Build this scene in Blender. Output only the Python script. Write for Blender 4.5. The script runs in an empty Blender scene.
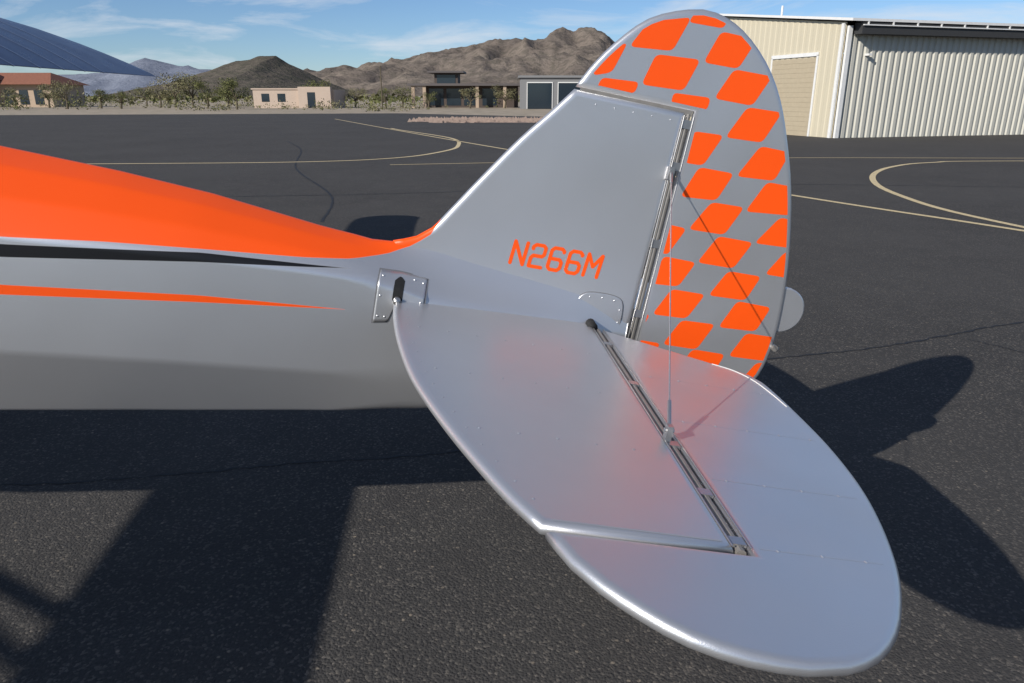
import bpy, bmesh, math, random
from mathutils import Vector, Matrix, noise
random.seed(7)
sc=bpy.context.scene
COL=bpy.context.collection
# ------------------------------------------------------------ helpers
def new_obj(name,verts,faces,mats=None,parent=None,smooth=False,fm=None):
    me=bpy.data.meshes.new(name); me.from_pydata([tuple(v) for v in verts],[],faces); me.update()
    o=bpy.data.objects.new(name,me); COL.objects.link(o)
    if mats:
        for m in (mats if isinstance(mats,(list,tuple)) else [mats]): me.materials.append(m)
    if fm:
        for i,p in enumerate(me.polygons): p.material_index=fm[i]
    if smooth:
        for p in me.polygons: p.use_smooth=True
    if parent: o.parent=parent
    return o
def empty(name,loc=(0,0,0)):
    e=bpy.data.objects.new(name,None); e.location=loc; COL.objects.link(e); return e
class MB:
    def __init__(s): s.v=[]; s.f=[]; s.m=[]
    def add(s,v,f,m=0):
        b=len(s.v); s.v+= [tuple(a) for a in v]; s.f+=[tuple(i+b for i in q) for q in f]; s.m+=[m]*len(f)
    def box(s,a,b,m=0):
        x0,y0,z0=a; x1,y1,z1=b
        s.add([(x0,y0,z0),(x1,y0,z0),(x1,y1,z0),(x0,y1,z0),(x0,y0,z1),(x1,y0,z1),(x1,y1,z1),(x0,y1,z1)],
              [(0,3,2,1),(4,5,6,7),(0,1,5,4),(1,2,6,5),(2,3,7,6),(3,0,4,7)],m)
    def tube(s,pts,r,n=10,m=0,caps=True):
        pts=[Vector(p) for p in pts]; rs=r if isinstance(r,(list,tuple)) else [r]*len(pts)
        vs=[];fs=[]
        for i,p in enumerate(pts):
            d=(pts[min(i+1,len(pts)-1)]-pts[max(i-1,0)]).normalized()
            up=Vector((0,0,1)) if abs(d.z)<.9 else Vector((1,0,0))
            a=d.cross(up).normalized(); b=d.cross(a)
            for k in range(n):
                t=2*math.pi*k/n; vs.append(p+(a*math.cos(t)+b*math.sin(t))*rs[i])
        for i in range(len(pts)-1):
            for k in range(n):
                k2=(k+1)%n; fs.append((i*n+k,i*n+k2,(i+1)*n+k2,(i+1)*n+k))
        if caps: fs.append(tuple(range(n))[::-1]); fs.append(tuple((len(pts)-1)*n+k for k in range(n)))
        s.add(vs,fs,m)
    def make(s,name,mats,parent=None,smooth=False): return new_obj(name,s.v,s.f,mats,parent,smooth,s.m)
def autosmooth(o,ang=35):
    me=o.data
    bm=bmesh.new(); bm.from_mesh(me)
    for e in bm.edges:
        if len(e.link_faces)==2: e.smooth = e.calc_face_angle(0)<math.radians(ang)
    bm.to_mesh(me); bm.free()
    for p in me.polygons: p.use_smooth=True
def catmull(P,step):
    P=[Vector(p) for p in P]; out=[]
    for i in range(len(P)-1):
        p0=P[max(i-1,0)]; p1=P[i]; p2=P[i+1]; p3=P[min(i+2,len(P)-1)]
        n=max(1,int((p2-p1).length/step))
        for k in range(n):
            t=k/n
            out.append(0.5*((2*p1)+(p2-p0)*t+(2*p0-5*p1+4*p2-p3)*t*t+(3*p1-p0-3*p2+p3)*t**3))
    out.append(P[-1]); return out
def interp(T,x):
    if x<=T[0][0]: return T[0][1:]
    for a,b in zip(T,T[1:]):
        if x<=b[0]:
            t=(x-a[0])/(b[0]-a[0]); return tuple(p+(q-p)*t for p,q in zip(a[1:],b[1:]))
    return T[-1][1:]
def hull(P):
    P=sorted(set((round(p[0],5),round(p[1],5)) for p in P))
    def half(Q):
        h=[]
        for p in Q:
            while len(h)>1 and (h[-1][0]-h[-2][0])*(p[1]-h[-2][1])-(h[-1][1]-h[-2][1])*(p[0]-h[-2][0])<=1e-9: h.pop()
            h.append(p)
        return h
    return half(P)[:-1]+half(P[::-1])[:-1]
# ------------------------------------------------------------ materials
class N:
    def __init__(s,name):
        s.m=bpy.data.materials.new(name); s.m.use_nodes=True; s.t=s.m.node_tree
        s.b=s.t.nodes['Principled BSDF']; s.tc=s.t.nodes.new('ShaderNodeTexCoord')
    def n(s,ty,**k):
        q=s.t.nodes.new(ty)
        for a,b in k.items(): setattr(q,a,b)
        return q
    def l(s,a,b): s.t.links.new(a,b)
    def setin(s,sock,v):
        if isinstance(v,bpy.types.NodeSocket): s.l(v,sock)
        else: sock.default_value=v
    def noise(s,scale,detail=4,vec=None,rough=.55):
        q=s.n('ShaderNodeTexNoise'); q.inputs['Scale'].default_value=scale; q.inputs['Detail'].default_value=detail; q.inputs['Roughness'].default_value=rough
        s.l(vec or s.tc.outputs['Object'],q.inputs['Vector']); return q.outputs['Fac']
    def ramp(s,fac,a,b,ca=0.,cb=1.):
        q=s.n('ShaderNodeMapRange'); s.setin(q.inputs[0],fac)
        for i,v in enumerate((a,b,ca,cb)): s.setin(q.inputs[i+1],v)
        return q.outputs[0]
    def math(s,op,a,b=0.):
        q=s.n('ShaderNodeMath',operation=op); s.setin(q.inputs[0],a); s.setin(q.inputs[1],b); return q.outputs[0]
    def mix(s,f,a,b,bt='MIX'):
        q=s.n('ShaderNodeMix',data_type='RGBA',blend_type=bt); s.setin(q.inputs[0],f)
        s.setin(q.inputs[6],a if isinstance(a,bpy.types.NodeSocket) else tuple(a)+(1,)); s.setin(q.inputs[7],b if isinstance(b,bpy.types.NodeSocket) else tuple(b)+(1,)); return q.outputs[2]
    def bump(s,h,st=.3,dist=.01,prev=None):
        q=s.n('ShaderNodeBump'); q.inputs['Strength'].default_value=st; q.inputs['Distance'].default_value=dist
        s.l(h,q.inputs['Height']); 
        if prev: s.l(prev,q.inputs['Normal'])
        s.l(q.outputs[0],s.b.inputs['Normal']); return q.outputs[0]
    def sep(s):
        q=s.n('ShaderNodeSeparateXYZ'); s.l(s.tc.outputs['Object'],q.inputs[0]); return q.outputs
    def curve(s,x,pts):
        x0,x1=pts[0][0],pts[-1][0]; zs=[p[1] for p in pts]; z0,z1=min(zs)-.01,max(zs)+.01
        f=s.ramp(x,x0,x1)
        c=s.n('ShaderNodeFloatCurve'); cv=c.mapping.curves[0]
        nn=[((p[0]-x0)/(x1-x0),(p[1]-z0)/(z1-z0)) for p in pts]
        cv.points[0].location=nn[0]; cv.points[1].location=nn[-1]
        for q in nn[1:-1]: cv.points.new(*q)
        for p in cv.points: p.handle_type='VECTOR'
        c.mapping.update(); s.l(f,c.inputs['Value'])
        return s.ramp(c.outputs[0],0.,1.,z0,z1)
    def set(s,**k):
        for a,v in k.items():
            nm={'col':'Base Color','met':'Metallic','rough':'Roughness','coat':'Coat Weight','spec':'Specular IOR Level'}[a]
            if a=='col' and isinstance(v,(tuple,list)): v=tuple(v)+(1,)
            s.setin(s.b.inputs[nm],v)
def simple(name,col,rough=.6,met=0.,var=.12,scale=6,bump=0.,bscale=60):
    m=N(name); f=m.noise(scale,4)
    m.set(col=m.mix(f,tuple(c*(1-var) for c in col),tuple(min(1,c*(1+var)) for c in col)),met=met,rough=rough)
    if bump: m.bump(m.noise(bscale,3),bump,.01)
    return m.m
SIL=(.62,.62,.625); MET=.75
def silver_nodes(m,S=SIL):
    f=m.noise(3,3)
    c=m.mix(f,tuple(a*.93 for a in S),tuple(a*1.06 for a in S))
    b=m.bump(m.noise(2.0,1),.35,.02); m.bump(m.noise(500,1),.12,.002,b)
    return c
def silver(name,S=SIL,met=MET,r=(.30,.40)):
    m=N(name); c=silver_nodes(m,S); m.set(col=c,met=met,rough=m.ramp(m.noise(5,3),.2,.8,*r)); return m.m
M_silver=silver('silver_dope')
ORG=(.92,.088,.003)
M_orange=simple('orange_paint',ORG,.42,0,.03,8)
M_orange.node_tree.nodes['Principled BSDF'].inputs['Specular IOR Level'].default_value=.35
M_black=simple('black_paint',(.006,.006,.007),.35)
M_chrome=simple('bare_metal',(.50,.49,.48),.35,.9,.2,40)
M_hinge=simple('hinge_gap_strip',(.27,.25,.225),.5,.4,.3,30)
M_steel=simple('cable_steel',(.5,.5,.5),.35,.8,.2,200)
M_dark=simple('hole_shade_paint',(.01,.01,.01),.8)  # near black, paints the shade inside the spar openings
M_seam=simple('seam_outline',(.20,.20,.205),.6,.3)  # darker gray for the borders drawn around the plates
M_rubber=simple('rubber',(.02,.02,.02),.8)
M_glass=simple('window_tint',(.02,.03,.04),.08)
M_wh=simple('white_trim',(.7,.69,.66),.6)
def fuselage_mat():
    m=N('fuselage_paint'); c=silver_nodes(m); x,y,z=m.sep()
    org=m.curve(x,[(-6.6,-.02),(-3.5,-.02),(-1.578,.042),(-1.356,.063),(-1.121,.078),(-.871,.091),(-.741,.102),(-.65,.122),(-.586,.150),(-.537,.190),(-.5,.27),(.3,.5)])
    fo=m.math('MULTIPLY',m.ramp(m.math('SUBTRACT',z,org),-.0008,.0008),m.math('LESS_THAN',x,-.512))
    bu=m.curve(x,[(-6.6,-.05),(-3.5,-.05),(-1.578,.024),(-1.12,.070),(-.738,.080),(.3,.08)])
    bl=m.curve(x,[(-6.6,-.15),(-3.5,-.13),(-1.578,-.009),(-1.12,.046),(-.738,.0805),(.3,.081)])
    fb=m.math('MULTIPLY',m.ramp(m.math('SUBTRACT',bu,z),-.0008,.0008),m.ramp(m.math('SUBTRACT',z,bl),-.0008,.0008))
    fb=m.math('MULTIPLY',fb,m.math('LESS_THAN',x,-.738))
    ou=m.curve(x,[(-6.6,-.17),(-3.5,-.16),(-1.579,-.080),(-1.113,-.044),(-.738,-.033),(.3,-.033)])
    ol=m.curve(x,[(-6.6,-.23),(-3.5,-.21),(-1.58,-.106),(-1.112,-.063),(-.738,-.0335),(.3,-.034)])
    f2=m.math('MULTIPLY',m.ramp(m.math('SUBTRACT',ou,z),-.0008,.0008),m.ramp(m.math('SUBTRACT',z,ol),-.0008,.0008))
    f2=m.math('MULTIPLY',f2,m.math('LESS_THAN',x,-.738))
    fO=m.math('MAXIMUM',fo,f2)
    c=m.mix(fO,c,ORG); c=m.mix(fb,c,(.006,.006,.007))
    paint=m.math('MAXIMUM',fO,fb)
    m.set(col=c,met=m.ramp(paint,0.,1.,MET,0.),rough=m.ramp(paint,0.,1.,.36,.40),spec=.38); return m.m
M_fus=fuselage_mat()
# ------------------------------------------------------------ airplane
plane=empty('airplane')
plane.matrix_world=Matrix.Translation((.250,2.164,.95))@Matrix.Rotation(math.radians(4.9),4,'Z')@Matrix.Rotation(math.radians(11),4,'Y')
def inset(P,d):
    n=len(P); area=sum(P[i][0]*P[(i+1)%n][1]-P[(i+1)%n][0]*P[i][1] for i in range(n)); sg=1 if area>0 else -1
    out=[]
    for i in range(n):
        a=Vector(P[i-1]); b=Vector(P[i]); c=Vector(P[(i+1)%n])
        e1=(b-a).normalized(); e2=(c-b).normalized()
        n1=Vector((-e1.y,e1.x))*sg; n2=Vector((-e2.y,e2.x))*sg
        nn=(n1+n2); nn=nn.normalized() if nn.length>1e-6 else n1
        k=max(.35,nn.dot(n1)); out.append(b+nn*(d/k))
    return out
def slab(name,P,t,plane_ax,mat,z0=0.,parent=plane):
    P=[Vector((p[0],p[1])) for p in P]
    rings=[(P,0.)]+[(inset(P,t*(1-math.cos(math.radians(a)))),t*math.sin(math.radians(a))) for a in (25,50,72)]+[(inset(P,t*1.3),t)]
    seq=[(r,-h) for r,h in rings[::-1]]+[(r,h) for r,h in rings[1:]]
    V=[];n=len(P)
    for r,h in seq:
        for p in r: V.append((p.x,p.y,z0+h) if plane_ax=='z' else (p.x,z0+h,p.y))
    F=[]
    for j in range(len(seq)-1):
        for i in range(n):
            k=(i+1)%n; F.append((j*n+i,j*n+k,(j+1)*n+k,(j+1)*n+i))
    F.append(tuple(range(n))[::-1]); F.append(tuple((len(seq)-1)*n+i for i in range(n)))
    o=new_obj(name,V,F,mat,parent,True)
    bm=bmesh.new(); bm.from_mesh(o.data); bmesh.ops.recalc_face_normals(bm,faces=bm.faces); bm.to_mesh(o.data); bm.free()
    o.data.polygons[len(F)-1].use_smooth=False; o.data.polygons[len(F)-2].use_smooth=False
    return o
# fuselage
#   x, w, ztop, zlon, zmid, zbot, s1, s2, f1, f2
T=[(-6.45,.16,-.10,-.2,-.3,-.42,.5,.85,.1,.4),
(-6.3,.30,-.0,-.15,-.35,-.58,.5,.85,.1,.4),
(-5.75,.36,.08,-.08,-.40,-.72,.5,.85,.1,.4),
(-5.45,.37,.12,-.04,-.40,-.75,.55,.85,.08,.35),
(-5.05,.37,.36,.16,-.38,-.76,.7,.92,.05,.2),
(-4.4,.37,.38,.18,-.36,-.74,.75,.95,.05,.2),
(-3.6,.36,.33,.12,-.34,-.68,.7,.92,.06,.25),
(-3.0,.345,.27,.03,-.32,-.60,.5,.82,.12,.4),
(-2.3,.315,.235,.03,-.29,-.52,.4,.76,.17,.5),
(-1.7,.254,.227,.04,-.268,-.465,.38,.74,.18,.52),
(-1.4,.218,.217,.05,-.252,-.434,.38,.74,.18,.52),
(-1.15,.188,.200,.058,-.241,-.408,.38,.74,.18,.52),
(-.84,.151,.162,.062,-.229,-.372,.38,.74,.2,.55),
(-.7,.134,.152,.06,-.225,-.358,.36,.7,.25,.6),
(-.6,.122,.163,.045,-.222,-.345,.28,.64,.32,.68),
(-.5,.110,.175,.02,-.215,-.333,.13,.50,.22,.62),
(-.4,.098,.160,.01,-.20,-.318,.12,.46,.18,.58),
(-.3,.086,.150,.00,-.19,-.300,.13,.46,.18,.56),
(-.05,.052,.12,-.01,-.14,-.260,.22,.55,.2,.56),
(.105,.022,.06,-.01,-.10,-.235,.5,.8,.4,.8)]
def section(x):
    w,zt,zl,zm,zb,s1,s2,f1,f2=interp(T,x)
    k=min(1,w/.2)
    half=[(0,zt),(s1*w,zt-f1*(zt-zl)),(s2*w,zt-f2*(zt-zl)),(w,zl),(w+.010*k,zm),(w-.045*k,zb),(0,zb-.012*k)]
    full=[(-a,b) for a,b in half]+[(a,b) for a,b in half[-2:0:-1]]
    out=[];n=len(full)
    cut=.012 if x<-.75 else .012+.030*min(1,(x+.75)/.2)
    for i in range(n):
        p=Vector(full[i]); a=Vector(full[i-1]); c=Vector(full[(i+1)%n])
        da=min(cut,(a-p).length*.38); dc=min(cut,(c-p).length*.38)
        A=p+(a-p).normalized()*da; C=p+(c-p).normalized()*dc
        for t in (0,.25,.5,.75,1): out.append(A*(1-t)**2+p*2*t*(1-t)+C*t*t)
    return out
xs=[];x=-6.45
while x<.105: xs.append(x); x+=.05
xs.append(.105)
V=[];F=[]
for x in xs:
    for a,b in section(x): V.append((x,a,b))
n=len(section(0))
for i in range(len(xs)-1):
    for k in range(n):
        F.append((i*n+k,i*n+(k+1)%n,(i+1)*n+(k+1)%n,(i+1)*n+k))
F.append(tuple(range(n))); F.append(tuple((len(xs)-1)*n+k for k in range(n))[::-1])
fus=new_obj('fuselage',V,F,M_fus,plane,True)
# fin
le=catmull([(-.207,.664),(-.263,.591),(-.332,.506),(-.423,.377),(-.50,.262),(-.535,.212),(-.575,.18),(-.64,.155)],.03)
fin=slab('vertical_fin',[(.112,-.12),(.118,.663)]+[tuple(p) for p in le]+[(-.60,.06)],.0135,'y',M_fus)
# rudder
rd=catmull([(-.205,.670),(-.178,.725),(-.125,.801),(-.045,.881),(.058,.925),(.137,.933),(.224,.904),(.313,.838),(.385,.749),(.451,.621),(.506,.484),(.556,.309),(.578,.184),(.590,.053),(.582,-.045),(.560,-.105),(.50,-.18),(.38,-.235),(.25,-.25),(.14,-.25)],.03)
RO=[tuple(p) for p in rd]+[(.143,.669)]
rud=slab('rudder',RO,.0125,'y',M_silver)
Q="""-152,772 -92,807 -116,727 -166,709|-137,707 -37,715 -42,685 -145,678|-43,871 64,903 36,814 -79,802|-2,794 118,804 94,720 -22,713|73,707 176,714 174,680 72,680|79,921 165,934 164,897 66,893|162,886 262,886 233,806 136,803|226,799 334,802 302,719 193,717|293,709 392,714 361,627 255,621|363,613 451,612 430,529 319,521|156,616 242,621 207,532 152,530|200,522 302,523 273,442 169,434|414,518 500,519 510,440 376,427|264,431 361,434 326,348 219,345|485,426 535,421 560,346 432,340|313,337 419,337 383,253 273,252|150,344 207,342 172,260 150,261|163,249 262,247 229,169 150,164|374,239 476,240 450,162 336,158|531,326 565,340 590,254 492,253|214,154 317,155 281,74 177,70|430,152 537,150 512,70 396,64|150,67 164,61 152,19 150,23|271,63 375,67 340,-19 234,-20|489,56 600,58 585,-20 456,-24|331,-24 435,-24 410,-105 300,-105|150,-22 221,-22 190,-105 150,-105|551,-33 620,-29 600,-110 515,-105"""
def clip(poly,cp):
    out=list(poly); n=len(cp)
    for i in range(n):
        a=cp[i]; b=cp[(i+1)%n]; inp=out; out=[]
        if not inp: break
        def side(p): return (b[0]-a[0])*(p[1]-a[1])-(b[1]-a[1])*(p[0]-a[0])
        for j in range(len(inp)):
            p=inp[j-1]; q=inp[j]; sp=side(p); sq=side(q)
            if (sp>=0)!=(sq>=0):
                t=sp/(sp-sq); out.append((p[0]+(q[0]-p[0])*t,p[1]+(q[1]-p[1])*t))
            if sq>=0: out.append(q)
    return out
cpoly=[tuple(p) for p in inset([Vector(p) for p in RO],.0165)]
mb=MB()
def rounded(q,r=.016,seg=4):
    out=[]
    n=len(q)
    for i in range(n):
        p=Vector(q[i]); a=Vector(q[i-1]); c=Vector(q[(i+1)%n])
        da=(a-p); dc=(c-p); rr=min(r,da.length*.4,dc.length*.4)
        A=p+da.normalized()*rr; C=p+dc.normalized()*rr
        for k in range(seg+1):
            t=k/seg; out.append(tuple(A*(1-t)**2+p*2*t*(1-t)+C*t*t))
    return out
upper=hull([p for p in cpoly if p[1]>.675])
lower=hull([p for p in cpoly if p[0]>.158 and p[1]<.81]+[(.158,-.23),(.158,.81)])
for g in Q.split('|'):
    q=[tuple(float(a)/1000 for a in p.split(',')) for p in g.split()]
    cx_=sum(p[0] for p in q)/4; cz_=sum(p[1] for p in q)/4
    q=[(cx_+(p[0]-cx_)*1.06,cz_+(p[1]-cz_)*1.05) for p in q]
    q=rounded(q)
    top=min(p[1] for p in q)>.66
    c=clip(q, upper if top else lower)
    if len(c)>2:
        ar=sum(c[i][0]*c[(i+1)%len(c)][1]-c[(i+1)%len(c)][0]*c[i][1] for i in range(len(c)))
        if ar<0: c=c[::-1]
        mb.add([(a,-.0129,b) for a,b in c],[tuple(range(len(c)))])
        mb.add([(a,.0129,b) for a,b in c],[tuple(range(len(c)))[::-1]])
mb.make('rudder_checker_paint',M_orange,plane)
# horizontal tail, both sides
stLE=[(-.600,-.03),(-.607,-.12),(-.599,-.276),(-.574,-.469),(-.532,-.68),(-.47,-.871),(-.409,-1.024),(-.358,-1.135),(-.318,-1.203)]
elo=[(-.312,-1.214),(-.285,-1.282),(-.252,-1.331),(-.209,-1.377),(-.155,-1.419),(-.086,-1.444),(-.01,-1.451),(.048,-1.442),(.105,-1.416),(.16,-1.368),(.21,-1.303),(.267,-1.206),(.326,-1.066),(.372,-.914),(.403,-.73),(.415,-.55),(.418,-.42),(.414,-.345),(.395,-.295)]
for sg in (1,-1):
    f=lambda L:[(p[0],p[1]*sg) for p in L]
    sfx='left' if sg==1 else 'right'
    slab('horizontal_stabilizer_'+sfx,f([tuple(p) for p in catmull(stLE,.03)]+[(-.012,-1.203),(-.012,-.03)]),.0125,'z',M_silver)
    slab('elevator_'+sfx,f([tuple(p) for p in catmull(elo,.03)]+[(.012,-.075),(.012,-1.214)]),.0120,'z',M_silver)
    h=MB()
    h.tube([(0,-.06*sg,.001),(0,-1.205*sg,.001)],.0085,10,0)
    for yy in (.2,.5,.83,1.02,1.17):
        h.box((-.012,min(-yy*sg,-(yy+.022)*sg),-.004),(.012,max(-yy*sg,-(yy+.022)*sg),.0112),1)
    for a_ in (-.0155,.0155):
        h.tube([(a_,-.08*sg,.0115),(a_,-1.20*sg,.0115)],.0017,6,1)
    h.make('elevator_hinge_'+sfx,[M_hinge,M_chrome],plane)
    r=MB()
    def cord(p,q,z,w=.0024,hh=.0011,m=0):
        p=Vector(p);q=Vector(q); d=(q-p).normalized(); nn=Vector((-d.y,d.x))*w
        s=1 if z>0 else -1
        P=[p+nn,p-nn,q-nn,q+nn]
        r.add([(P[0].x,P[0].y,z),(P[1].x,P[1].y,z),(P[2].x,P[2].y,z),(P[3].x,P[3].y,z),(p.x,p.y,z+s*hh),(q.x,q.y,z+s*hh)],[(0,1,4),(1,2,5,4),(2,3,5),(3,0,4,5)] if s>0 else [(0,4,1),(1,4,5,2),(2,5,3),(3,5,4,0)],m)
    def dot(x,y,z,rad=.0034,hh=.0013):
        s=1 if z>0 else -1; vs=[]
        for k in range(8): vs.append((x+rad*math.cos(k*math.pi/4),y+rad*math.sin(k*math.pi/4),z))
        for k in range(8): vs.append((x+rad*.55*math.cos(k*math.pi/4),y+rad*.55*math.sin(k*math.pi/4),z+s*hh))
        r.add(vs,[(k,(k+1)%8,8+(k+1)%8,8+k) for k in range(8)]+[tuple(range(8,16))])
    for yy in (.34,.62,.90):
        xl=interp(sorted([(-p[1],p[0]) for p in stLE]),yy)[0]
        for z in (.0126,-.0126):
            x=xl+.06
            while x<-.04: dot(x,-yy*sg,z); x+=.075
    cord((-.30,-1.190*sg),(-.03,-1.190*sg),.0126,.002,.0009)
    for yy in (.45,.72,.98,1.2):
        xt=interp(sorted([(-p[1],p[0]) for p in elo if p[0]>.15]),yy)[0]
        for z in (.0121,-.0121):
            cord((.03,-yy*sg),(xt-.03,-yy*sg),z,.0016,.0003)
            x=.06
            while x<xt-.04: dot(x,-yy*sg,z); x+=.075
    arc=catmull([(.300,-.255),(.352,-.285),(.385,-.345),(.398,-.43),(.402,-.52)],.012)
    for a,b in zip(arc,arc[1:]): cord((a.x-.004,a.y*sg),(b.x-.004,b.y*sg),.0121,.0022,.0016,1)
    for p in [Vector(q) for q in catmull(stLE[1:],.03)][1:-1:2]: dot(p.x+.035,p.y*sg,.0126,.0028,.0009)
    o=r.make('rib_stitching_'+sfx,[M_silver,M_wh],plane)
    b=MB()
    S=Vector((-.012,-.83*sg,.035)); Ft=Vector((.116,-.026*sg,.496))
    b.tube([S,Ft],.0016,8,1)
    b.tube([S,S+(Ft-S)*.08],.0042,8,0); b.tube([Ft,Ft+(S-Ft)*.06],.0042,8,0)
    S2=Vector((-.012,-.83*sg,-.03)); B2=Vector((.0,-.045*sg,-.24))
    b.tube([S2,B2],.0018,8,1)
    b.box((-.018,-.83*sg-.009,.012),(-.006,-.83*sg+.009,.044)); b.box((-.018,-.83*sg-.009,-.045),(-.006,-.83*sg+.009,-.012))
    b.tube([(-.022,-.83*sg,.033),(-.002,-.83*sg,.033)],.005,8,0)
    b.tube([(.116,-.0*sg,.496),(.116,-.034*sg,.496)],.008,10,0)
    b.box((.108,min(-.014*sg,-.030*sg),.474),(.124,max(-.014*sg,-.030*sg),.510))
    b.make('brace_wire_'+sfx,[M_chrome,M_steel],plane)
# rudder hinge line
h=MB(); h.tube([(.1295,0,-.24),(.1305,0,.66)],.008,10,0)
for z in (-.15,.05,.27,.50,.62): h.box((.114,-.010,z),(.146,.010,z+.024),1)
h.tube([(.1165,-.0125,-.05),(.1165,-.0125,.655)],.0018,6,1)
h.tube([(.1455,-.0115,-.05),(.1455,-.0115,.655)],.0018,6,1)
h.box((-.19,-.006,.655),(.14,.006,.674),0)
h.make('rudder_hinge',[M_hinge,M_chrome],plane)
gus=catmull([(-.072,-.03),(-.074,.055),(-.055,.095),(-.015,.106),(.050,.103),(.074,.082),(.080,.02),(.080,-.03)],.01)
slab('fin_gusset_plate',[tuple(p) for p in gus],.0024,'y',M_silver,z0=-.0155)
slab('fin_gusset_plate_right',[tuple(p) for p in gus],.0024,'y',M_silver,z0=.0155)
def ribbon(name,pts,w,y,mat):
    m=MB(); P=[Vector(p) for p in pts]; n=len(P); L=[];R=[]
    for i in range(n):
        a=P[max(i-1,0)]; c=P[min(i+1,n-1)]
        d_=(c-a).normalized(); nn=Vector((-d_.y,d_.x))*w/2; L.append(P[i]+nn);R.append(P[i]-nn)
    m.add([(p.x,y,p.y) for p in L]+[(p.x,y,p.y) for p in R],[(i,i+1,n+i+1,n+i) for i in range(n-1)])
    return m.make(name,mat,plane)
ribbon('gusset_seam',[p for p in gus],.0045,-.0139,M_seam)
d=MB()
def stud(x,y,z,r=.0028,h=.0014):
    vs=[(x+r*math.cos(k*math.pi/4),y,z+r*math.sin(k*math.pi/4)) for k in range(8)]+[(x+r*.5*math.cos(k*math.pi/4),y-h,z+r*.5*math.sin(k*math.pi/4)) for k in range(8)]
    d.add(vs,[(k,(k+1)%8,8+(k+1)%8,8+k) for k in range(8)]+[tuple(range(8,16))])
for p in gus[2:-2:4]: stud(p.x*.88,-.0180,p.y*.90-.002)
for k in range(5): stud(-.14+k*.055,-.0136,.635,.0022,.0008)
def fy(x,z):
    w,zt,zl,zm,zb,s1,s2,f1,f2=interp(T,x)
    if z>=zl:
        pts=[(zl,w),(zt-f2*(zt-zl),s2*w),(zt-f1*(zt-zl),s1*w),(zt,0)]
        return -interp([(a,b) for a,b in pts],z)[0]
    k=min(1,w/.2); return -(w+.010*k*(zl-z)/(zl-zm))
def conform(name,x0,x1,z0f,z1f,off,mat,nx=12,nz=12):
    m=MB(); vs=[];fs=[]
    for i in range(nx+1):
        x=x0+(x1-x0)*i/nx
        for j in range(nz+1):
            z=z0f(x)+(z1f(x)-z0f(x))*j/nz; vs.append((x,fy(x,z)-off,z))
    for i in range(nx):
        for j in range(nz):
            a=i*(nz+1)+j; fs.append((a,a+nz+1,a+nz+2,a+1))
    m.add(vs,fs)
    return m.make(name,mat,plane,True)
zlo=lambda x:interp([(-.660,-.060),(-.618,-.054),(-.604,-.004),(-.522,.004)],x)[0]
zhi=lambda x:interp([(-.660,.086),(-.60,.084),(-.522,.074)],x)[0]
p=conform('spar_plate_outline',-.662,-.520,lambda x:zlo(x)-.003,lambda x:zhi(x)+.003,.0008,M_seam,26,14)  # slightly larger dark sheet, leaves a border around the plate
p=conform('spar_cover_plate',-.658,-.525,zlo,zhi,.0026,M_silver,26,14)
s=p.modifiers.new('s','SOLIDIFY'); s.thickness=.0016; s.offset=-1
conform('spar_slot_shade',-.614,-.586,lambda x:.000+8*abs(x+.60)**1.5,lambda x:.074-6*abs(x+.60)**1.5,.0034,M_dark,10,10)  # dark patch on the plate, stands for the shade inside the slot
for x,z in ((-.648,.072),(-.648,.02),(-.648,-.04),(-.628,-.04),(-.56,.068),(-.534,.062),(-.534,.014)): stud(x,fy(x,z)-.0028,z,.0034,.0016)
d.make('screws_and_rivets',M_silver,plane,True)
# spar tube poking through the dark slot patch
rr=MB(); rr.tube([(-.600,-.10,.014),(-.600,-.150,.014)],.010,12); rr.make('front_spar_stub',M_chrome,plane,True)
rr=MB(); rr.tube([(-.018,-.020,.012),(-.018,-.075,.012)],.016,12); rr.make('rear_spar_hole_shade',M_dark,plane,True)  # solid dark plug, shade of the root hole put into its colour
# registration lettering on the fin
def glyph(ch):
    if ch=='N': return [[(0,0),(0,1),(1,0),(1,1)]]
    if ch=='2': return [[(0,.80),(0,.90),(.2,1),(.8,1),(1,.90),(1,.60),(.85,.50),(.15,.50),(0,.38),(0,0),(1,0)]]
    if ch=='6': return [[(1,.86),(1,.90),(.8,1),(.2,1),(0,.88),(0,.12),(.2,0),(.8,0),(1,.12),(1,.38),(.8,.50),(0,.50)]]
    if ch=='M': return [[(0,0),(0,1),(.5,.45),(1,1),(1,0)]]
tm=MB(); cx=-.293
for ch in "N266M":
    W=.037 if ch!='M' else .042; Hh=.066
    for st in glyph(ch):
        P=[Vector((cx+a*W+b*.006,.152+b*Hh)) for a,b in st]; w=.0106
        for i in range(len(P)):
            if i<len(P)-1:
                a,b=P[i],P[i+1]; dd=(b-a).normalized(); nn=Vector((-dd.y,dd.x))*w/2
                yy=-.0142-.00006*i
                tm.add([(q.x,yy,q.y) for q in (a+nn,a-nn,b-nn,b+nn)],[(0,1,2,3)])
            c=P[i]; tm.add([(c.x+w*.5*math.cos(t*math.pi/5),-.0142-.00006*i-.00003,c.y+w*.5*math.sin(t*math.pi/5)) for t in range(10)],[tuple(range(10))])
    cx+=W+.0190
tm.make('registration_letters',M_orange,plane)
dm=MB(); dm.tube([(.585,-.003,.147),(.585,.000,.147),(.585,.014,.147),(.585,.017,.147)],[.069,.073,.073,.069],32)
o=dm.make('tail_light_disc',M_silver,plane); autosmooth(o,25)
dm=MB(); dm.tube([(.592,-.02,.025),(.592,.02,.025)],.010,10); dm.box((.57,-.006,.018),(.600,.006,.032)); dm.tube([(.600,0,.025),(.612,0,.020)],.006,8); dm.make('rudder_tail_fitting',M_hinge,plane)
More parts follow.
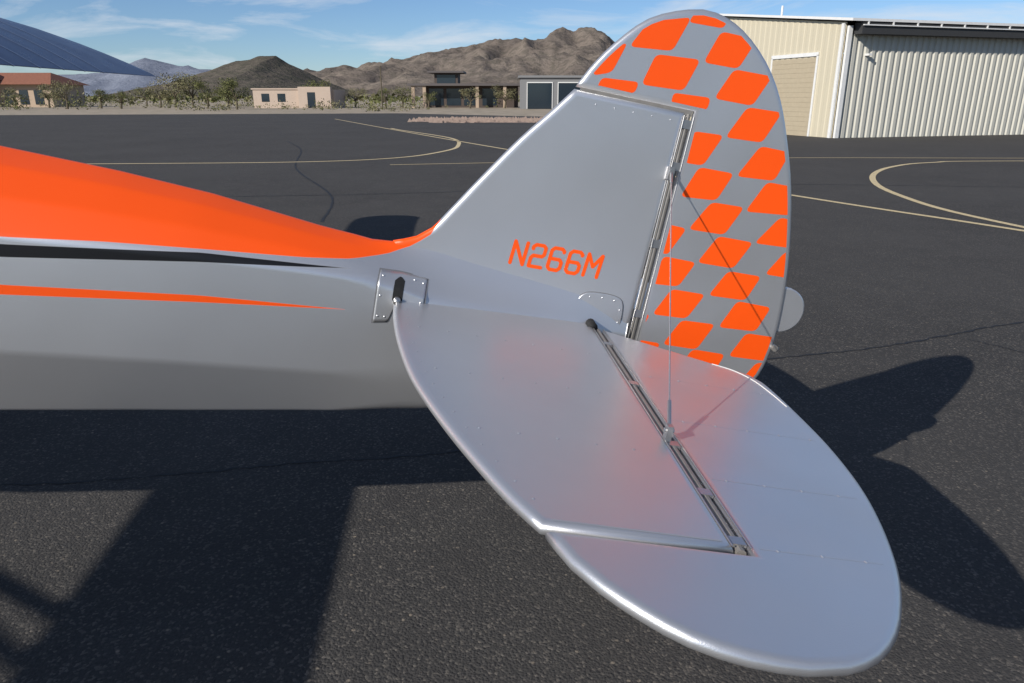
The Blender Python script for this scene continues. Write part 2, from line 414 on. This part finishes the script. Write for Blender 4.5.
# wing
M_wing=silver('wing_fabric_shaded',(.10,.125,.19),.5,(.25,.35)); M_tape=silver('wing_tape',(.40,.44,.52),.4)  # dark blue: shade and reflections of a silver underside put into the colour
def airfoil(n=14):
    up=[];lo=[]
    for i in range(n+1):
        c=(1-math.cos(math.pi*i/n))/2
        th=.6*(.2969*math.sqrt(c)-.126*c-.3516*c*c+.2843*c**3-.1036*c**4)
        cam=.035*(1-(2*c-.9)**2)
        up.append((c,cam+th)); lo.append((c,cam-th*.75))
    return up[::-1]+lo[1:-1]
AF=airfoil()
WX0,WX1,CH=-5.25,-3.56,1.69
def wz(y,c,h,ch): return .405-.002*y+h*ch-.185*c
for sg,nm in ((-1,'wing_left'),(1,'wing_right')):
    ys=[0,.4]+[.4+.4*i for i in range(1,13)]+[5.5,5.75,5.95,6.08,6.16,6.19]
    V=[];F=[];n=len(AF)
    for y in ys:
        e=max(0,(y-5.2)/.995); sh=math.sqrt(max(0,1-e**2.4)) if e>0 else 1; sh=max(sh,.05)
        le_=WX0+ (1-sh)*1.62; te=WX1+(1-sh)*.05
        ch=te-le_
        for c,h in AF: V.append((le_+c*ch, sg*y, wz(y,(le_+c*ch-WX0)/CH,h,ch)))
    for i in range(len(ys)-1):
        for k in range(n): F.append((i*n+k,i*n+(k+1)%n,(i+1)*n+(k+1)%n,(i+1)*n+k))
    F.append(tuple((len(ys)-1)*n+k for k in range(n)))
    if sg<0: F=[f[::-1] for f in F]
    new_obj(nm,V,F,M_wing,plane,True)
    g=MB()
    for xa,xb in ((-5.1,-4.95),(-5.0,-4.1)):
        g.tube([(xa,sg*.36,-.70),(xb,sg*2.75,.27)],.022,10)
    g.tube([(-5.2,sg*.34,-.72),(-5.05,sg*.98,-1.60)],.03,10); g.tube([(-4.7,sg*.34,-.72),(-5.05,sg*.95,-1.60)],.02,10)
    g.make('strut_and_gear_'+nm[5:],M_silver,plane,True)
    w=MB(); prof=[(.16,.10),(.26,.12),(.33,.10),(.355,.05),(.36,0),(.355,-.05),(.33,-.10),(.26,-.12),(.16,-.10)]
    vs=[];fs=[]
    for r_,yy in prof:
        for k in range(32): vs.append((-5.05+r_*math.cos(k*math.pi/16),sg*1.06+yy,-1.60+r_*math.sin(k*math.pi/16)))
    for i in range(len(prof)-1):
        for k in range(32): fs.append((i*32+k,i*32+(k+1)%32,(i+1)*32+(k+1)%32,(i+1)*32+k))
    w.add(vs,fs,0); w.tube([(-5.05,sg*1.06-.09,-1.60),(-5.05,sg*1.06+.09,-1.60)],.165,24,1)
    w.make('main_wheel_'+nm[5:],[M_rubber,M_chrome],plane,True)
w=MB()
for sg in (-1,1):
    for i in range(1,14):
        y=sg*(.4+.36*i)
        for top in (0,1):
            pts=AF[:15] if top else AF[14:]+AF[:1]
            vs=[]
            for c,h in pts:
                for dy in (-.010,.010):
                    vs.append((WX0+c*CH,y+dy,wz(abs(y),c,h,CH)+(.003 if top else -.003)))
            w.add(vs,[(2*k,2*k+1,2*k+3,2*k+2) for k in range(len(pts)-1)])
    for c0 in (.78,.58,.38,.2):
        h=interp(sorted(AF[15:]),c0)[0]
        vs=[(WX0+(c0+dc)*CH,sg*y,wz(y,c0+dc,h,CH)-.006) for y in (.5,5.15) for dc in (-.006,.006)]
        w.add(vs,[(0,1,3,2)])
w.make('wing_rib_tapes',M_tape,plane,False)
# prop, spinner, windows
g=MB(); g.tube([(-6.45,0,-.26),(-6.6,0,-.26),(-6.75,0,-.26)],[.14,.11,.01],20,0); g.make('spinner',M_chrome,plane,True)
V=[];F=[]
for i,t in enumerate([k/12 for k in range(-12,13)]):
    c=.08*(1-abs(t)**3)+.02; tw=math.radians(60-45*abs(t))*(1 if t>0 else -1)
    for s_ in (-1,1): V.append((-6.58+s_*c*math.cos(math.pi/2-tw)*.5,.95*t*.3+s_*c*.8, -.26+.95*t))
    if i: F.append((2*i-2,2*i-1,2*i+1,2*i))
o=new_obj('propeller',V,F,M_black,plane); s=o.modifiers.new('s','SOLIDIFY'); s.thickness=.02
g=MB()
for sg in (-1,1):
    g.add([(-4.95,sg*.384,-.02),(-4.45,sg*.385,-.02),(-4.45,sg*.380,.17),(-4.88,sg*.378,.17)],[(0,1,2,3)])
    g.add([(-4.38,sg*.385,-.02),(-3.72,sg*.372,.0),(-3.9,sg*.372,.14),(-4.38,sg*.380,.17)],[(0,1,2,3)])
g.add([(-5.46,-.30,.13),(-5.46,.30,.13),(-5.07,.30,.37),(-5.07,-.30,.37)],[(0,1,2,3)])
g.make('cabin_windows',M_glass,plane)
g=MB(); g.tube([(-.25,0,-.30),(-.03,0,-.40),(.16,0,-.58),(.25,0,-.70)],[.022,.02,.018,.018],10,0)
g.tube([(.25,0,-.70),(.28,0,-.72),(.3,.045,-.82)],[.02,.02,.014],8,0); g.tube([(.3,-.045,-.82),(.28,0,-.72)],.014,8,0)
for a,b,r1,m_ in ((-.03,.03,.11,1),(-.035,.035,.05,0)): g.tube([(.3,a,-.825),(.3,a*.6,-.825),(.3,b*.6,-.825),(.3,b,-.825)],[r1*.85,r1,r1,r1*.85],24,m_)
g.make('tail_wheel',[M_chrome,M_rubber],plane,True)
# ------------------------------------------------------------ ground
def asphalt():
    m=N('asphalt'); big=m.noise(.35,4); mid=m.noise(3.,3); fine=m.noise(90,3,rough=.7)
    v=m.n('ShaderNodeTexVoronoi'); v.inputs['Scale'].default_value=110; m.l(m.tc.outputs['Object'],v.inputs['Vector'])
    v2=m.n('ShaderNodeTexVoronoi'); v2.inputs['Scale'].default_value=42; m.l(m.tc.outputs['Object'],v2.inputs['Vector'])
    sp=m.n('ShaderNodeSeparateColor'); m.l(v.outputs['Color'],sp.inputs[0])
    sp2=m.n('ShaderNodeSeparateColor'); m.l(v2.outputs['Color'],sp2.inputs[0])
    c=m.mix(m.ramp(fine,.3,.7),(.033,.031,.029),(.068,.064,.060))
    c=m.mix(m.math('MULTIPLY',m.ramp(sp.outputs[0],.76,1.),.6),c,(.21,.185,.155))
    st=m.math('MULTIPLY',m.ramp(sp2.outputs[1],.945,.96),m.ramp(v2.outputs['Distance'],.32,.15))
    c=m.mix(m.math('MULTIPLY',st,.75),c,(.34,.28,.21))
    c=m.mix(m.ramp(mid,.35,.7,.0,.35),c,(.032,.030,.029))
    c=m.mix(m.ramp(big,.35,.7,0.,.5),c,(.078,.073,.067))
    m.set(col=c,rough=.92,spec=.2)
    h=m.math('ADD',m.math('MULTIPLY',v.outputs['Distance'],-.8),m.math('ADD',fine,m.math('MULTIPLY',mid,.3)))
    m.bump(h,.7,.005); return m.m
def dirt():
    m=N('desert_dirt'); a=m.noise(.05,4); b=m.noise(.6,4)
    c=m.mix(a,(.30,.235,.165),(.40,.33,.24)); c=m.mix(m.ramp(b,.45,.62,0.,.45),c,(.13,.12,.07)); m.set(col=c,rough=.95); m.bump(b,.6,.1); return m.m
M_dirt=dirt()
new_obj('ground',[(-9000,-9000,-.03),(9000,-9000,-.03),(9000,9000,-.03),(-9000,9000,-.03)],[(0,1,2,3)],M_dirt)
M_asph=asphalt()
ap=[(-160,-60),(160,-60),(160,62),(14,62),(3,66),(-12,80),(-48,72),(-160,64)]
new_obj('asphalt_apron',[(x,y,0) for x,y in ap],[tuple(range(len(ap)))],M_asph)
def strip(mb,pts,w,z,step=.3,jit=0.):
    P=catmull([Vector((a,b)) for a,b in pts],step); L=[];R=[]
    for i,p in enumerate(P):
        a=P[max(i-1,0)]; c=P[min(i+1,len(P)-1)]; dd=(c-a).normalized(); nn=Vector((-dd.y,dd.x))
        off=nn*random.uniform(-jit,jit); ww=w*(random.uniform(.3,1.3) if jit else 1)/2
        L.append(p+off+nn*ww);R.append(p+off-nn*ww)
    n=len(P); mb.add([(q.x,q.y,z) for q in L]+[(q.x,q.y,z) for q in R],[(i,n+i,n+i+1,i+1) for i in range(n-1)])
m=N('worn_yellow_paint'); m.set(col=m.mix(m.ramp(m.noise(30,5,rough=.7),.50,.70),(.62,.49,.27),(.24,.20,.14)),rough=.85); M_yel=m.m
for nm,pts,w in (('taxi_line',[(-40,16.5),(-22,18.3),(-10.75,19.09),(-5.56,19.69),(-3.27,21.01),(-2.23,23.36),(-1.88,26.28),(-2.58,31.51),(-5.78,39.25),(-6.6,41.5)],.14),
  ('taxi_line',[(-13.69,59.07),(-6.04,39.25),(-.06,24.26),(4.84,12.88),(6.52,9.28),(9.5,2.5),(12,-4)],.12),
  ('taxi_line',[(30,20.0),(13.86,20.0),(10.9,19.5),(9.3,18.3),(8.0,16.5),(7.08,14.4),(6.67,12.5),(6.55,10.9),(6.80,8.9)],.12),
  ('taxi_line',[(-3.06,18.8),(-.57,19.38),(3.5,20.4),(7.77,21.01),(13.86,20.9),(26,20.6)],.09)):
    b=MB(); strip(b,pts,w,.004 if w>.1 else .007,.4); b.make(nm,M_yel)
M_tar=simple('crack_filler',(.010,.010,.011),.7)
b=MB()
for pts,w in (([(1.3,4.35),(1.76,4.5),(2.6,4.75),(3.89,5.31),(6,6.0)],.022),([(-4.5,2.75),(-2.2,2.85),(-1,3.05),(-.2,3.19),(.6,3.5)],.014),([(-8.6,29),(-6.8,24.3),(-5.2,18),(-3.17,12.9),(-2.6,10)],.045),([(-20,14),(-10,12.5),(-3,12.9),(4,14.5),(12,14),(25,15)],.035),([(.9,-.5),(1.6,1.2),(2.2,2.2)],.006),([(-14,30),(-8,33),(0,31),(9,34)],.06),([(3.2,4.9),(3.6,4.2),(3.3,3.4),(3.8,2.6)],.009)):
    strip(b,pts,w,.003,.05,.010)
b.make('pavement_crack',M_tar)
g=MB(); gp=[(-7.5,55),(-6.2,51.5),(-2,50),(1.8,49.6),(3.4,52),(2,57),(-5,60)]
M_grav=simple('red_gravel',(.27,.20,.16),.9,0,.5,8)
g.add([(x,y,.02) for x,y in gp],[tuple(range(7))])
for i in range(900):
    x=random.uniform(-7,3); y=random.uniform(50.3,58); r=random.uniform(.05,.17)
    if x<-5.5 and y<52: continue
    g.add([(x-r,y-r,.0),(x+r,y-r,.0),(x+r*.8,y+r,.0),(x-r,y+r,.0),(x+random.uniform(-r,r)*.5,y,r*1.6)],[(0,1,4),(1,2,4),(2,3,4),(3,0,4)])
g.make('gravel_bed',M_grav)
# ------------------------------------------------------------ mountains
def mountain(name,prof,y0,y1,amp,cols,seed,nx=280,ny=60):
    m=N(name+'_rock'); a=m.noise(.004,6,rough=.65); b_=m.noise(.03,5,rough=.7)
    c=m.mix(m.ramp(a,.35,.65),cols[0],cols[1]); c=m.mix(m.ramp(b_,.45,.6,0.,.6),c,cols[2]); m.set(col=c,rough=1.,spec=.0); m.bump(b_,.9,12.)
    xs=[p[0] for p in prof]; V=[];F=[]
    for j in range(ny+1):
        t=j/ny
        y=y0+(y1-y0)*t*1.25
        sh=min(1,t*1.25); back=max(0,(t-.8)/.2)
        for i in range(nx+1):
            s=xs[0]+(xs[-1]-xs[0])*i/nx; x=s*y1*(.85+.15*sh)
            hh=interp(prof,s)[0]*y1
            q=Vector((x*.0030+seed,y*.0016,seed)); 
            rg=noise.ridged_multi_fractal(q,.95,2.1,6,1.,2.)
            r2=noise.fractal(Vector((x*.016,y*.004,seed*2)),.75,2.,5)
            base=hh*(sh**1.25)*(1-back*.5)
            z=base+ (rg-1.15)*amp*sh*(1-sh*.84)*(hh/(120)+.2) + r2*amp*.10*min(1,hh/60)*(.4+.6*sh)
            V.append((x,y,max(-.5,z)))
    for j in range(ny):
        for i in range(nx):
            a=j*(nx+1)+i; F.append((a,a+1,a+nx+2,a+nx+1))
    return new_obj(name,V,F,m.m,None,True)
def pv(L): return [((u-512)/770.,(97-v)/812.) for u,v in L]
mountain('mountain_range',pv([(290,90),(312,80),(330,69),(345,66),(358,69),(372,64),(388,62),(400,57),(412,60),(430,54),(447,53),(460,51),(475,46),(490,43),(503,45),(515,40),(530,38),(543,40),(553,34),(563,31),(573,33),(584,31),(598,36),(612,44),(628,49),(645,52),(660,58),(700,60),(740,68),(800,76),(900,84),(1000,92)]),1900,3800,95,((.16,.13,.108),(.23,.19,.155),(.09,.082,.066)),3.1)
mountain('hill',pv([(190,92),(215,72),(228,66),(240,61),(252,60),(262,57),(280,56),(292,63),(305,69),(318,76),(345,88),(370,95)]),1300,2200,26,((.115,.10,.08),(.16,.135,.11),(.075,.08,.055)),7.7,140,30)
mountain('distant_ridge',pv([(-200,86),(-60,80),(0,78),(60,76),(120,70),(135,64),(150,60),(165,62),(185,66),(215,69),(260,76),(330,80),(420,86)]),5200,7500,60,((.20,.22,.27),(.26,.28,.33),(.18,.2,.24)),11.3,120,20)  # bluish distance haze is mixed into these rock colours
# ------------------------------------------------------------ buildings
M_st=simple('stucco_tan',(.42,.32,.23),.9,0,.08,1.); M_st2=simple('stucco_pink',(.48,.38,.30),.9,0,.08,1.)
M_tile=simple('clay_tile',(.26,.10,.055),.85,0,.35,3.); M_brown=simple('dark_brown_wall',(.075,.055,.045),.8); M_fas=simple('roof_fascia',(.10,.085,.08),.7)
M_gray=simple('gray_block',(.20,.20,.20),.85)
e=empty('adobe_house',(-84,130,0))
def kid(nm,b,mat,par,sm=False): return b.make(nm,mat,par,sm)
b=MB(); b.box((-22,0,-.03),(6.5,10,3.6)); b.box((-10,-2,-.03),(-3,0,4.3)); kid('walls',b,M_st,e)
b=MB(); b.add([(-23,-1.2,3.6),(7.3,-1.2,3.6),(4,5,5.6),(-20,5,5.6),(7.3,11,3.6),(-23,11,3.6)],[(0,1,2,3),(2,4,5,3),(1,4,2),(0,3,5)]); b.add([(-11,-3,4.3),(-2,-3,4.3),(-4,1,5.9),(-9,1,5.9),(-2,4,4.3),(-11,4,4.3)],[(0,1,2,3),(1,4,2),(0,3,5),(2,4,5,3)]); kid('tile_roof',b,M_tile,e)
b=MB()
for x in (-19,-15,-1.5,1,3.5): b.box((x,-.05,.4),(x+1.5,.02,2.7))
b.box((-7.6,-2.05,0),(-5.2,-1.98,2.9)); kid('windows',b,M_glass,e)
e=empty('stucco_building',(-34,120,0))
b=MB(); b.box((-6.3,0,-.03),(6.3,8,2.7)); b.box((1,-1,-.03),(6,0,3.1)); b.box((-6.5,-.15,2.7),(.8,8.1,2.9)); kid('walls',b,M_st2,e)
b=MB()
for x in (-5,-2.5): b.box((x,-.04,.9),(x+1.2,.01,2.1))
b.box((2.4,-1.04,0),(3.6,-.99,2.3)); kid('windows',b,M_glass,e)
e=empty('modern_house',(-8,125,0))
b=MB(); b.box((-6,0,-.03),(9,8,3.3)); b.box((-4.6,1,3.3),(-.8,7,5.3)); kid('walls',b,M_brown,e)
b=MB(); b.box((-8.6,-2.5,3.3),(10,9,3.65)); b.box((-5.6,0,5.3),(.2,8,5.6)); kid('flat_roof',b,M_fas,e)
b=MB()
for x in (-8,-6.2,2.2,6.6): b.box((x,-2.2,-.03),(x+.5,-1.7,3.3))
kid('columns',b,M_st,e)
b=MB()
for x in (-5.4,-2.6,.2,3.2): b.box((x,-.05,.3),(x+2.3,.01,2.9))
b.box((-4.2,.95,3.7),(-1.2,1.01,5.0)); kid('windows',b,M_glass,e)
e=empty('gray_garage',(6,110,0))
b=MB(); b.box((-4.8,0,-.03),(6,9,4.2)); b.box((-5.1,-.3,4.2),(6.3,9.3,4.5)); kid('walls',b,M_gray,e)
b=MB(); b.box((-3.8,-.06,0),(-.3,.01,3.5)); b.box((.6,-.06,0),(4.6,.01,3.5)); kid('garage_doors',b,M_glass,e)
b=MB()
for x in (-3.9,-.3,.5,4.6): b.box((x,-.10,0),(x+.1,.0,3.6))
b.box((-3.9,-.12,3.5),(-.2,.0,3.62)); b.box((.5,-.12,3.5),(4.7,.0,3.62)); kid('door_frames',b,M_wh,e)
# hangar (local frame: +X along the door wall, +Y into the building)
hg=empty('metal_hangar',(13.3,31.51,0)); hg.rotation_euler=(0,0,math.radians(17))
M_cream=simple('cream_metal',(.52,.50,.43),.5,.0,.06,.6); M_cream2=simple('beige_metal',(.55,.49,.36),.5,.0,.05,.6)
def rz(x,y): return 4.50+.11*min(y,9)-.11*max(0,y-9)
def corr(b,x0,x1,ax,fixed,zt,pitch=.30,dep=.035,m=0,z0=-.0):
    x=x0
    P=[]
    while x<x1:
        for dx,dy in ((0,0),(.35,0),(.45,1),(.9,1)):
            if x+dx*pitch<=x1: P.append((x+dx*pitch,dy*dep))
        x+=pitch
    P.append((x1,0)); vs=[]
    for p,dd in P:
        if ax=='x': vs+=[(p,fixed-dd,z0),(p,fixed-dd,zt(p))]
        else: vs+=[(fixed-dd,p,z0),(fixed-dd,p,zt(p))]
    fs=[(2*i,2*i+2,2*i+3,2*i+1) if ax=='x' else (2*i,2*i+1,2*i+3,2*i+2) for i in range(len(P)-1)]
    b.add(vs,fs,m)
b=MB(); corr(b,.25,30,'x',0,lambda x:rz(x,0)-.50,.32,.06); kid('door_panels',b,M_cream,hg)
b=MB(); corr(b,0,18,'y',-.0,lambda y:rz(0,y)-.06,.4,.02); kid('end_wall',b,M_cream2,hg)
b=MB(); b.box((30,0,-.02),(30.1,18,4.4)); b.box((0,18,-.02),(30,18.1,4.4)); kid('rear_walls',b,M_cream2,hg)
b=MB()
X=[-.25,14,30.2]; Y=[-.60,9,18.3]
vs=[(x,y,rz(x,y)+dz) for dz in (0,.10) for x in X for y in Y]
fs=[]
for k in (0,9):
    for i in range(2):
        for j in range(2):
            a=k+i*3+j; f=(a,a+3,a+4,a+1); fs.append(f if k else f[::-1])
for i in range(2): fs.append((i*3,i*3+3,i*3+12,i*3+9))
for j in range(2): fs.append((j,j+9,j+10,j+1))
b.add(vs,fs); kid('roof',b,M_wh,hg)
b=MB(); b.box((.3,-.55,3.98),(30,-.10,4.40)); kid('door_header',b,simple('header_dark',(.035,.035,.035),.7),hg)
b=MB()
for k in range(25): b.box((.5+1.2*k,-.60,4.30),(.56+1.2*k,-.56,4.43))
b.box((.3,-.62,4.28),(30,-.56,4.32)); kid('door_truss',b,M_wh,hg)
b=MB(); b.box((.02,-.14,0),(.2,-.02,4.3)); b.box((-.12,.02,0),(-.04,.16,4.4)); 
b.box((-.07,1.40,0),(-.03,1.5,3.3)); b.box((-.07,4.5,0),(-.03,4.6,3.3)); b.box((-.07,1.4,3.25),(-.03,4.6,3.4)); kid('white_trim',b,M_wh,hg)
b=MB()
for k in range(16): b.box((-.045-.008*(k%2),1.5,.2*k),(-.03,4.5,.2*k+.195))
kid('roller_door',b,simple('roller_door_tan',(.42,.35,.24),.55),hg)
b=MB(); b.box((1.0,-.3,3.2),(1.15,-.06,3.28)); kid('wall_lamp',b,M_wh,hg)
b=MB(); b.tube([(1.6,6.5,5.0),(1.6,6.5,5.75)],.05,8); kid('roof_vent_pipe',b,M_wh,hg)
# ------------------------------------------------------------ vegetation
def leafmat(n,a,b_):
    m=N(n); m.set(col=m.mix(m.ramp(m.noise(1.2,3),.35,.65),a,b_),rough=.9,spec=.1); return m.m
M_lf=leafmat('desert_foliage',(.065,.075,.03),(.17,.17,.07)); M_lf2=leafmat('sage_foliage',(.13,.125,.065),(.25,.225,.13)); M_bark=simple('bark',(.10,.08,.05),.9)
def leaves(b,c,rad,n,s,m=0):
    for i in range(n):
        d=Vector((random.gauss(0,1),random.gauss(0,1),random.gauss(0,1))).normalized()*random.random()**.45
        p=Vector(c)+Vector((d.x*rad[0],d.y*rad[1],d.z*rad[2])); a=Vector((random.gauss(0,1),random.gauss(0,1),random.gauss(0,1))).normalized()*s*random.uniform(.5,1.4); e_=a.cross(Vector((random.gauss(0,1),random.gauss(0,1),random.gauss(0,1)))).normalized()*s*.6
        b.add([p-a,p-e_,p+a,p+e_],[(0,1,2,3)],m)
def tree(x,y,h):
    b=MB(); b.tube([(0,0,-.05),(.1,0,h*.25),(.0,.1,h*.45)],[.16,.13,.09],8,1)
    for k in range(8):
        a=random.uniform(0,6.28); rr=h*random.uniform(.15,.55); z=h*random.uniform(.40,.88)
        e_=(rr*math.cos(a),rr*math.sin(a)*.7,z); b.tube([(.05,.0,h*.3),(e_[0]*.5,e_[1]*.5,h*.3+(z-h*.3)*.6),e_],[.08,.05,.02],6,1)
        q=random.uniform(.7,1.2)
        leaves(b,e_,(h*.25*q,h*.25*q,h*.17*q),150,h*.024)
    o=b.make('palo_verde_tree',[random.choice((M_lf,M_lf,M_lf2)),M_bark]); o.location=(x,y,0)
def az(u,y): return (u-512)/770*y
for u,y,h in ((175,118,5.4),(192,121,5.0),(207,112,3.9),(160,125,4.2),(236,105,4.3),(146,140,3.4),(355,128,3.2),(402,120,3.4),(318,126,4.6),(470,116,3.0),(66,110,3.9),(100,116,2.8),(505,118,3.4),(14,116,3.0),(48,121,4.2),(120,112,2.6),(385,112,3.0),(428,113,2.4),(228,122,4.8)): tree(az(u,y),y,h)
b=MB()
cl=[(random.uniform(-120,640),random.uniform(92,150)) for i in range(42)]
for i in range(330):
    cu_,cy_=random.choice(cl); y=min(155,max(90,cy_+random.gauss(0,5))); u=cu_+random.gauss(0,16); h=random.choice((.3,.4,.5,.7,.9,1.2,1.6))*(1.2 if u<260 else .8)
    if u<160 : h*=1.25
    leaves(b,(az(u,y),y,h*.55),(h*random.uniform(.8,1.5),h,h*.6),30,.13*h**.5,random.choice((0,1,1)))
b.make('desert_shrubs',[M_lf,M_lf2])
b=MB()
for i in range(1500):
    y=random.uniform(160,700); u=random.uniform(-250,1300); h=random.uniform(1.,2.6)
    leaves(b,(az(u,y),y,h*.5),(h*1.5,h,h*.6),6,.6*h**.5,random.choice((0,0,1)))
b.make('distant_scrub',[M_lf,M_lf2])
b=MB(); b.tube([(0,0,-.1),(0,0,5.6)],[.10,.07],8); o=b.make('utility_pole',M_bark); o.location=(az(382,105),105,0)
# ------------------------------------------------------------ light, sky, camera
L=Vector((1.31,1.28,-1.0)).normalized()
sun=bpy.data.lights.new('sun','SUN'); sun.energy=5.0; sun.angle=math.radians(.5); sun.color=(1,.955,.89)
so=bpy.data.objects.new('sun',sun); COL.objects.link(so); so.rotation_euler=L.to_track_quat('-Z','Y').to_euler()
w=bpy.data.worlds.new('World'); sc.world=w; w.use_nodes=True; nt=w.node_tree; bg=nt.nodes['Background']
sk=nt.nodes.new('ShaderNodeTexSky'); sk.sky_type='NISHITA'; sk.sun_disc=False; sk.sun_elevation=math.asin(-L.z); sk.sun_rotation=math.atan2(-L.x,-L.y)
sk.air_density=1.; sk.dust_density=.1; sk.ozone_density=3.5; sk.altitude=900
tint=nt.nodes.new('ShaderNodeMix'); tint.data_type='RGBA'; tint.blend_type='MULTIPLY'; tint.inputs[0].default_value=1.; tint.inputs[7].default_value=(.84,.97,1.16,1)
tc=nt.nodes.new('ShaderNodeTexCoord'); mp=nt.nodes.new('ShaderNodeMapping'); mp.inputs['Scale'].default_value=(2.2,2.2,13); mp.inputs['Rotation'].default_value=(.12,.05,.3)
ns=nt.nodes.new('ShaderNodeTexNoise'); ns.inputs['Scale'].default_value=1.9; ns.inputs['Detail'].default_value=8; ns.inputs['Roughness'].default_value=.62; ns.inputs['Distortion'].default_value=.6
mr=nt.nodes.new('ShaderNodeMapRange'); mr.inputs[1].default_value=.47; mr.inputs[2].default_value=.72; mr.inputs[4].default_value=.8
mx=nt.nodes.new('ShaderNodeMix'); mx.data_type='RGBA'; mx.inputs[7].default_value=(8.2,8.7,9.4,1)
nt.links.new(tc.outputs['Generated'],mp.inputs[0]); nt.links.new(mp.outputs[0],ns.inputs['Vector']); nt.links.new(ns.outputs[0],mr.inputs[0]); nt.links.new(mr.outputs[0],mx.inputs[0]); nt.links.new(sk.outputs[0],tint.inputs[6]); nt.links.new(tint.outputs[2],mx.inputs[6]); nt.links.new(mx.outputs[2],bg.inputs[0])
bg.inputs[1].default_value=.088
sc.view_settings.view_transform='Standard'; sc.view_settings.look='None'; sc.view_settings.exposure=0
cam=bpy.data.cameras.new('camera'); co=bpy.data.objects.new('camera',cam); COL.objects.link(co)
co.location=(0,0,1.62); co.rotation_euler=(math.radians(90-18.5),0,0); cam.sensor_width=36; cam.lens=36*731/1024; cam.clip_start=.05; cam.clip_end=20000
sc.camera=co
